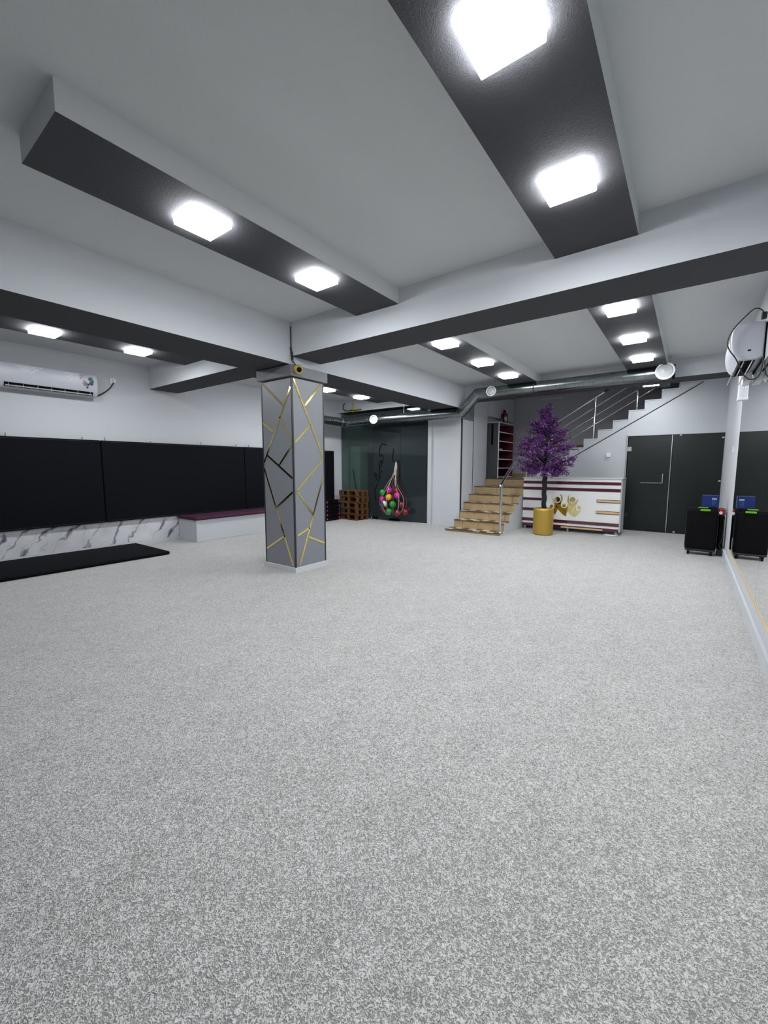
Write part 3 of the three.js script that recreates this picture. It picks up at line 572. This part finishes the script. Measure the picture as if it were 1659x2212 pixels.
// ------------------------------------------------------------------ reception desk
{
  const X0 = -2.825, X1 = -1.012, zf = -8.80, t = thing('reception_desk', 'white reception desk with burgundy stripes and a gold family emblem', 'desk', [0, 0, 0]);
  part('body', bx(X0, X1, 0.075, 1.075, zf, zf - 0.5), M.deskWhite, t);
  part('top', rbx(X0 - 0.01, X1 + 0.025, 1.0755, 1.10, zf + 0.02, zf - 0.53, 0.004), mat(lin(0.55, 0.56, 0.57), 0.3), t, 'silver grey worktop');
  part('side_panel', bx(X1, X1 + 0.02, 0.075, 1.075, zf - 0.02, zf - 0.5), M.plasticGrey, t);
  const stripe = (x0, x1, y0, y1, m = M.burgundy, label) => part('stripe', rbx(x0, x1, y0, y1, zf + 0.0005, zf + 0.012, 0.002, 2), m, t, label);
  stripe(X0, X1, 0.965, 1.022); stripe(X0, X1, 0.838, 0.896); stripe(X0, X1, 0.180, 0.242); stripe(X0, X1, 0.075, 0.134);
  for (const [y0, y1] of [[0.618, 0.672], [0.40, 0.455]]) {
    stripe(X0, -2.42, y0, y1);
    const s = stripe(-1.41, X1, y0 + 0.008, y1 + 0.012);
    part('inlay', rbx(-1.402, X1, y0 + 0.020, y1 + 0.002, zf + 0.0121, zf + 0.015, 0.001, 1), M.tan, s, 'tan wooden inlay');
  }
  part('toe_inlay', rbx(-2.04, -1.28, 0.082, 0.112, zf + 0.0121, zf + 0.016, 0.001, 1), M.tan, t, 'tan wooden inlay');
  for (const x of [X0 + 0.05, (X0 + X1) / 2, X1 - 0.05]) for (const z of [zf - 0.04, zf - 0.45]) part('leg', new THREE.CylinderGeometry(0.022, 0.024, 0.074, 16).translate(x, 0.0375, z), M.steel, t);
  // emblem of five raised figures, drawn in its own units
  const mx = px => -2.819 + (px - 205) * 0.001348, my = (px, py) => 0.65 - (py - 1400) * 0.0014 + (px - 715) * 0.00004;
  const P = (px, py) => [mx(px), my(px, py)];
  const ex = { depth: 0.008, bevelEnabled: true, bevelSize: 0.0015, bevelThickness: 0.0015, bevelSegments: 1, curveSegments: 10 };
  const figure = (head, r, start, curves) => {
    const g = new THREE.Group(); g.name = 'emblem_figure'; t.add(g); g.userData.label = 'gold raised figure of the emblem';
    if (head) { const q = new THREE.CylinderGeometry(r * 0.00135, r * 0.00135, 0.01, 28); q.rotateX(Math.PI / 2); const [hx, hy] = P(...head); q.translate(hx, hy, zf + 0.0056); part('head', q, M.gold, g); }
    for (const [st, cv] of [[start, curves]]) {
      const s = new THREE.Shape(); s.moveTo(...P(...st)); for (const c of cv) s.bezierCurveTo(...P(c[0], c[1]), ...P(c[2], c[3]), ...P(c[4], c[5]));
      const q = new THREE.ExtrudeGeometry(s, ex); q.translate(0, 0, zf + 0.002); part('body', q, M.gold, g);
    }
  };
  figure([715, 1398], 40, [650, 1375], [[645, 1440, 690, 1480, 715, 1520], [760, 1570, 800, 1620, 850, 1640], [862, 1600, 845, 1565, 810, 1545], [770, 1515, 755, 1470, 785, 1420], [800, 1390, 785, 1345, 757, 1320], [780, 1370, 775, 1435, 735, 1450], [700, 1462, 660, 1430, 650, 1375]]);
  figure([930, 1398], 40, [1000, 1385], [[1005, 1440, 975, 1475, 955, 1500], [925, 1545, 925, 1600, 960, 1638], [900, 1620, 862, 1570, 882, 1510], [888, 1470, 855, 1440, 860, 1400], [862, 1370, 875, 1345, 887, 1328], [868, 1375, 880, 1435, 905, 1450], [950, 1462, 990, 1430, 1000, 1385]]);
  figure([815, 1483], 25, [770, 1470], [[768, 1512, 800, 1526, 825, 1524], [848, 1518, 862, 1500, 866, 1468], [880, 1520, 872, 1570, 855, 1598], [845, 1560, 765, 1540, 770, 1470]]);
  figure([635, 1498], 23, [605, 1520], [[620, 1570, 650, 1590, 680, 1622], [715, 1590, 735, 1550, 715, 1480], [708, 1500, 690, 1500, 672, 1478], [690, 1510, 682, 1540, 660, 1547], [640, 1550, 615, 1540, 605, 1520]]);
  figure([1023, 1508], 23, [1052, 1530], [[1035, 1580, 1005, 1610, 966, 1638], [935, 1600, 945, 1545, 985, 1490], [968, 1530, 985, 1558, 1010, 1558], [1030, 1556, 1045, 1545, 1052, 1530]]);
}
single('cord_coil', join([0, 1, 2].map(k => new THREE.TorusGeometry(0.13 - k * 0.012, 0.006, 6, 40).rotateX(Math.PI / 2).translate(-1.15 + k * 0.012, 0.007 + k * 0.008, -8.88 + k * 0.006))), M.plastic, 'pale coiled cord on the carpet by the desk foot', 'cord');

// ------------------------------------------------------------------ purple tree in a gold pot
{
  const t = thing('potted_tree', 'artificial tree with purple leaves in a gold pot before the desk', 'potted tree', [-2.235, 0, -8.22]);
  const gp = mat(lin(0.46, 0.30, 0.055), 0.42, 0.5);
  part('pot', new THREE.LatheGeometry([[0, 0.001], [0.17, 0.001], [0.183, 0.012], [0.185, 0.03], [0.185, 0.47], [0.18, 0.50], [0.165, 0.52], [0.152, 0.522], [0.148, 0.51], [0.148, 0.45], [0, 0.45]].map(p => new THREE.Vector2(...p)), 48), gp, t, 'satin gold round pot');
  part('soil', new THREE.CylinderGeometry(0.147, 0.147, 0.02, 32).translate(0, 0.462, 0), M.black, t);
  const bark = mat(lin(0.012, 0.010, 0.011), 0.9);
  const trunk = tube([[0, 0.46, 0], [0.006, 0.7, 0.004], [-0.008, 0.95, 0], [0.006, 1.2, 0.005], [0, 1.5, 0], [0.01, 1.9, 0]], 0.041, 60, 12);
  { const p = trunk.attributes.position; for (let i = 0; i < p.count; i++) { const k = 1 + 0.14 * Math.sin(i * 12.9898) ; const y = p.getY(i), taper = y > 1.2 ? 1 - (y - 1.2) * 0.8 : 1; p.setXYZ(i, p.getX(i) * k * taper, y, p.getZ(i) * k * taper); } trunk.computeVertexNormals(); }
  part('trunk', trunk, bark, t);
  part('vine', join([0, 1, 2].map(k => tube([0, 1, 2, 3, 4, 5].map(j => [0.044 * Math.cos(k * 2.1 + j * 1.3), 0.5 + j * 0.14, 0.044 * Math.sin(k * 2.1 + j * 1.3)]), 0.007, 40, 5))), bark, t);
  // twigs spread into the photographed outline: wide skirt, narrower crown
  const half = y => y < 1.22 ? 0.22 + (y - 1.1) * 1.5 : y < 1.55 ? 0.40 + (y - 1.22) * 0.42 : y < 1.75 ? 0.54 - (y - 1.55) * 0.15 : y < 2.05 ? 0.51 - (y - 1.75) * 0.85 : Math.max(0.05, 0.255 - (y - 2.05) * 0.48);
  const twigs = [], spots = [];
  for (let i = 0; i < 130; i++) {
    const ty = 1.18 + 1.24 * Math.pow(rnd(), 1.15), a = rr(0, Math.PI * 2), R = half(ty) * rr(0.62, 1.2);
    const sy = Math.max(1.22, Math.min(1.86, ty - rr(0.05, 0.3))), tip = V(Math.cos(a) * R, ty - (rnd() < 0.4 ? 0.06 : 0), Math.sin(a) * R), mid = V(Math.cos(a) * R * 0.5, (sy + ty) / 2 + 0.09, Math.sin(a) * R * 0.5), st = V(0, sy, 0);
    const c = new THREE.QuadraticBezierCurve3(st, mid, tip);
    twigs.push(new THREE.TubeGeometry(c, 6, 0.006, 4));
    const n = 40; for (let j = 0; j < n; j++) spots.push([c.getPoint(0.3 + 0.7 * (j / (n - 1))), a]);
  }
  for (const [x, y, z] of [[-0.15, 2.38, 0], [0.03, 2.47, 0], [0.40, 1.98, 0.12], [0.34, 1.90, 0.1], [-0.28, 2.15, 0.1], [0.54, 1.46, 0.1], [0.50, 1.36, 0.1], [0.40, 1.22, 0.15], [0.30, 1.17, 0.2], [-0.46, 1.27, 0.1], [-0.50, 1.42, 0.1], [-0.53, 1.60, 0.1], [-0.50, 1.72, 0.1], [-0.36, 1.85, 0.15], [0.50, 1.70, 0.1], [-0.2, 1.2, 0.3], [0.1, 1.18, 0.35]]) {
    const c = new THREE.QuadraticBezierCurve3(V(0, Math.min(1.85, Math.max(1.3, y - 0.35)), 0), V(x * 0.5, y - 0.05, z), V(x, y, z)); twigs.push(new THREE.TubeGeometry(c, 6, 0.006, 4));
    for (let j = 0; j < 90; j++) spots.push([c.getPoint(0.45 + 0.55 * rnd()), rr(0, 6.28)]);
  }
  part('branches', join(twigs), mat(lin(0.03, 0.008, 0.04), 0.8), t);
  const leafG = new THREE.BufferGeometry();
  leafG.setAttribute('position', new THREE.Float32BufferAttribute([0, 0, 0, 0.011, 0.014, 0.004, 0, 0.02, -0.002, -0.011, 0.014, 0.004, 0.009, 0.03, 0.003, 0, 0.046, 0.004, -0.009, 0.03, 0.003], 3));
  leafG.setIndex([0, 1, 2, 0, 2, 3, 1, 4, 2, 2, 4, 5, 2, 5, 6, 2, 6, 3]); leafG.computeVertexNormals();
  leafG.setAttribute('uv', new THREE.Float32BufferAttribute(new Float32Array(14), 2));
  const leafM = new THREE.MeshPhysicalMaterial({ color: 0xffffff, roughness: 0.55, side: THREE.DoubleSide });
  const inst = new THREE.InstancedMesh(leafG, leafM, spots.length); inst.name = 'foliage'; inst.userData = { kind: 'stuff', label: 'dense small purple leaves' };
  const o = new THREE.Object3D(), c = new THREE.Color();
  spots.forEach(([p, a], i) => {
    o.position.set(p.x + rr(-0.04, 0.04), p.y + rr(-0.04, 0.04), p.z + rr(-0.04, 0.04));
    o.rotation.set(rr(-1.5, 1.5), rr(0, 6.28), rr(-1.7, 1.7)); o.scale.setScalar(rr(0.75, 1.25)); o.updateMatrix(); inst.setMatrixAt(i, o.matrix);
    const k = rr(0.5, 1.35); c.setRGB(0.105 * k, 0.022 * k, 0.150 * k); inst.setColorAt(i, c);
  });
  t.add(inst);
}

// ------------------------------------------------------------------ suitcase and things on it
{
  const t = thing('suitcase', 'black suitcase with lime green handles standing by the mirror wall', 'suitcase', [0.195, 0, -7.73], 0.02);
  part('shell', rbx(-0.19, 0.18, 0.075, 0.685, -0.13, 0.13, 0.035, 5), M.black, t);
  part('lid_edge', rbx(-0.175, 0.165, 0.66, 0.70, -0.12, 0.12, 0.018, 3), M.black, t);
  part('handle', rbx(-0.035, 0.085, 0.664, 0.692, 0.131, 0.15, 0.008), M.lime, t, 'lime green front handle');
  part('handle', rbx(-0.06, 0.06, 0.7005, 0.716, 0.03, 0.07, 0.007), M.lime, t, 'lime green top handle');
  part('zip', tube([[-0.18, 0.12, 0.10], [-0.189, 0.3, 0.10], [-0.189, 0.55, 0.10], [-0.17, 0.66, 0.10], [0, 0.688, 0.10], [0.16, 0.66, 0.10], [0.18, 0.55, 0.10], [0.18, 0.12, 0.10]], 0.004, 60, 5), M.edge, t);
  part('bumper', rbx(-0.185, 0.175, 0.06, 0.10, -0.125, 0.125, 0.018), M.edge, t);
  part('trim_bar', rbx(-0.11, 0.10, 0.052, 0.060, 0.10, 0.12, 0.003), M.steel, t);
  for (const [x, z] of [[-0.14, 0.09], [0.13, 0.09], [-0.14, -0.09], [0.13, -0.09]]) { const w = part('wheel', new THREE.CylinderGeometry(0.027, 0.027, 0.024, 18).rotateZ(Math.PI / 2).translate(x, 0.028, z), M.black, t); part('fork', bx(x - 0.017, x + 0.017, 0.03, 0.066, z - 0.012, z + 0.012), M.edge, w); }
}
{
  const t = thing('carton', 'blue carton with white print on top of the black suitcase', 'box', [0.275, 0.7165, -7.80]);
  part('box', bx(-0.10, 0.095, 0, 0.17, -0.06, 0.07), M.blue, t);
  const cv = document.createElement('canvas'); cv.width = 256; cv.height = 256; const g = cv.getContext('2d'); g.fillStyle = '#06245f'; g.fillRect(0, 0, 256, 256); g.fillStyle = '#aebccc'; for (let k = 0; k < 6; k++) { g.fillRect(8 + k * 40, 30, 33, 44); } g.fillStyle = '#06245f'; for (let k = 0; k < 6; k++) g.fillRect(18 + k * 40, k % 2 ? 40 : 50, 13, 12); g.fillStyle = '#2d5f8c'; for (let k = 0; k < 6; k++) g.fillRect(10, 100 + k * 25, 200 - (k % 3) * 50, 9);
  const tx = new THREE.CanvasTexture(cv); tx.colorSpace = THREE.SRGBColorSpace;
  part('printed_panel', new THREE.PlaneGeometry(0.06, 0.13).translate(0.045, 0.085, 0.0712), mat(lin(1, 1, 1), 0.35, 0, { map: tx }), t, 'white lettering on lighter blue');
  part('lid_flap', bx(-0.10, 0.095, 0.1705, 0.174, -0.06, 0.07), mat(lin(0.06, 0.05, 0.17), 0.4), t);
}
{
  const t = thing('folded_bag', 'red and black folded bag squeezed between suitcase and wall', 'bag', [0.415, 0, -7.82]);
  part('body', rbx(-0.028, 0.042, 0.10, 0.60, -0.08, 0.10, 0.022, 4), M.black, t);
  part('flap', rbx(-0.03, 0.044, 0.60, 0.70, -0.08, 0.10, 0.018, 4), M.red, t, 'red top flap');
  part('button', new THREE.CylinderGeometry(0.022, 0.022, 0.01, 20).rotateX(Math.PI / 2).translate(-0.012, 0.64, 0.105), M.plastic, t, 'white round button');
  part('strap', tube([[0.03, 0.55, 0.105], [0.035, 0.4, 0.11], [0.02, 0.22, 0.11], [0.0, 0.16, 0.11], [0.03, 0.10, 0.11]], 0.008, 40, 6), M.edge, t);
  part('foot', rbx(-0.02, 0.035, 0.001, 0.10, -0.07, 0.09, 0.01), M.edge, t);
}

// ------------------------------------------------------------------ corner: balls in a net, pallets, step platforms
{
  const cols = { g: [0.012, 0.27, 0.035], p: [0.55, 0.02, 0.26], y: [0.75, 0.42, 0.008], r: [0.20, 0.005, 0.010] };
  const words = { g: 'glossy green ball', p: 'glossy pink ball', y: 'glossy yellow ball', r: 'dark red ball' };
  const mats = Object.fromEntries(Object.entries(cols).map(([k, v]) => [k, mat(lin(...v), 0.22, 0, { clearcoat: 0.6 })]));
  const sphere = new THREE.SphereGeometry(0.08, 32, 22);
  const list = [['g', -5.93, 0.70, -7.93, 'at the left shoulder of the net, above a pink one'], ['p', -5.75, 0.76, -7.95, 'at the top of the net'], ['y', -5.726, 0.595, -7.90, 'in the middle of the net'], ['p', -5.50, 0.641, -7.93, 'at the right shoulder of the net'], ['p', -5.952, 0.543, -7.95, 'at the left of the net, below a green one'],
    ['g', -5.608, 0.433, -7.90, 'below the yellow one in the net'], ['r', -5.945, 0.335, -7.96, 'at the lower left of the net'], ['g', -5.725, 0.255, -7.93, 'at the bottom of the net'], ['r', -5.505, 0.229, -7.95, 'at the bottom of the net between green and dark red'], ['r', -5.298, 0.266, -7.97, 'at the far right bottom of the net'], ['r', -5.40, 0.426, -7.97, 'at the right of the net under a pink one'], ['r', -5.60, 0.745, -8.03, 'behind the two upper pink ones']];
  for (const [c, x, y, z, w] of list) { const m = single('play_ball', sphere, mats[c], `${words[c]} ${w}`, 'ball', 'balls in the net'); m.position.set(x, y, z); }
  const b = thing('play_ball', 'striped yellow blue and white ball low in the net', 'ball', [-5.845, 0.43, -7.87], 0, 'balls in the net');
  const stripes = [[0.75, 0.5, 0.01], [0.02, 0.08, 0.25], [0.7, 0.7, 0.65], [0.75, 0.45, 0.01], [0.55, 0.02, 0.03], [0.02, 0.2, 0.3]];
  stripes.forEach((c, k) => part('segment', new THREE.SphereGeometry(0.08, 10, 20, k * Math.PI / 3, Math.PI / 3).rotateZ(0.5), mat(lin(...c), 0.25), b));
  const net = thing('ball_net', 'white and red string net full of balls hung on the glass door', 'net', [0, 0, 0]);
  const top = [-5.60, 1.46, -8.04], strings = [], reds = [];
  for (let k = 0; k < 14; k++) {
    const a = k / 14 * Math.PI * 2, ex = 0.36 * Math.cos(a), ez = 0.10 * Math.sin(a), cx = -5.64, cz = -7.95;
    const l = [top, [top[0] - 0.02 + ex * 0.12 + rr(-0.02, 0.02), 1.2, -8.03 + ez * 0.2], [cx + ex * 0.42 + rr(-0.03, 0.03), 0.9, cz + ez * 0.7], [cx + ex * 1.05, 0.6 + rr(-0.04, 0.04), cz + ez * 1.35], [cx + ex * 1.02, 0.36, cz + ez * 1.4], [cx + ex * 0.5, 0.165, cz + ez * 0.7]];
    (k % 3 ? strings : reds).push(tube(l, k % 3 ? 0.0035 : 0.0045, 40, 5));
  }
  for (let k = 0; k < 8; k++) strings.push(tube([[top[0] + rr(-0.02, 0.02), 1.42, -8.02], [top[0] + rr(-0.05, 0.04), 1.25, -8.0], [top[0] + rr(-0.08, 0.05), rr(1.0, 1.15), -7.98]], 0.004, 16, 5));
  part('white_strings', join(strings), mat(lin(0.62, 0.58, 0.52), 0.8), net);
  part('red_strings', join(reds), mat(lin(0.22, 0.02, 0.03), 0.8), net);
  part('hook', rod([top[0], 1.45, -8.05], [top[0], 1.45, ZG + 0.002], 0.008, 8), M.black, net);
}
{ // five pallets
  const turn = -0.06, W = 0.62, D = 0.42, names = ['bottom', 'second', 'middle', 'fourth', 'top'];
  const palletWood = M.wood.clone(); palletWood.color.setRGB(0.62, 0.55, 0.5);
  const plankG = [metreUV(new THREE.BoxGeometry(W, 0.018, 0.085)), metreUV(new THREE.BoxGeometry(W - 0.002, 0.018, 0.078))], blockG = metreUV(new THREE.BoxGeometry(0.055, 0.085, 0.06)), bearerG = metreUV(new THREE.BoxGeometry(0.08, 0.016, D));
  for (let k = 0; k < 5; k++) {
    const t = thing('wooden_pallet', `small brown wooden pallet, ${names[k]} of the stack by the glass partition`, 'pallet', [-6.77 + (k % 2) * 0.012, k * 0.1485, -7.84 + (k % 3) * 0.008], turn + (k - 2) * 0.02, 'stacked wooden pallets');
    for (let i = 0; i < 3; i++) for (let j = 0; j < 3; j++) { const m = part('block', blockG, palletWood, t); m.position.set((i - 1) * (W / 2 - 0.03), 0.063, (j - 1) * (D / 2 - 0.032)); }
    for (let j = 0; j < 3; j++) { const m = part('plank', plankG[0], palletWood, t); m.position.set(0, 0.0105, (j - 1) * (D / 2 - 0.045)); }
    for (let i = 0; i < 3; i++) { const m = part('bearer', bearerG, palletWood, t); m.position.set((i - 1) * (W / 2 - 0.045), 0.1140, 0); }
    for (let j = 0; j < 4; j++) { const m = part('plank', plankG[1], palletWood, t); m.position.set(0, 0.1315, (j - 1.5) * (D / 3 - 0.03)); }
  }
}
{ // stack of black step platforms with coloured feet
  const dot = [[0.45, 0.02, 0.16], [0.45, 0.02, 0.16], [0.06, 0.03, 0.30], [0.06, 0.03, 0.30], [0.42, 0.02, 0.22]];
  const names = ['bottom', 'second', 'middle', 'fourth', 'top'];
  for (let k = 0; k < 5; k++) {
    const t = thing('step_platform', `black step platform with ${k < 2 ? 'crimson' : k < 4 ? 'violet' : 'pink'} caps, ${names[k]} of the stack by the pallets`, 'step platform', [-7.19, k * 0.101, -7.22], 0.06, 'stacked step platforms');
    part('deck', rbx(-0.22, 0.23, 0.012, 0.1, -0.34, 0.25, 0.012), M.black, t);
    for (const z of [-0.28, 0.17]) part('cap', new THREE.SphereGeometry(0.024, 14, 10).scale(0.6, 1, 1).translate(0.232, 0.055, z), mat(lin(...dot[k]), 0.5), t);
    part('rubber_foot', join([bx(-0.2, -0.15, 0.001, 0.0115, -0.32, 0.23), bx(0.15, 0.2, 0.001, 0.0115, -0.32, 0.23)]), M.edge, t);
  }
}
scene.traverse(o => { if (o.isMesh) { o.castShadow = true; o.receiveShadow = true; } });
renderer.render(scene, camera);
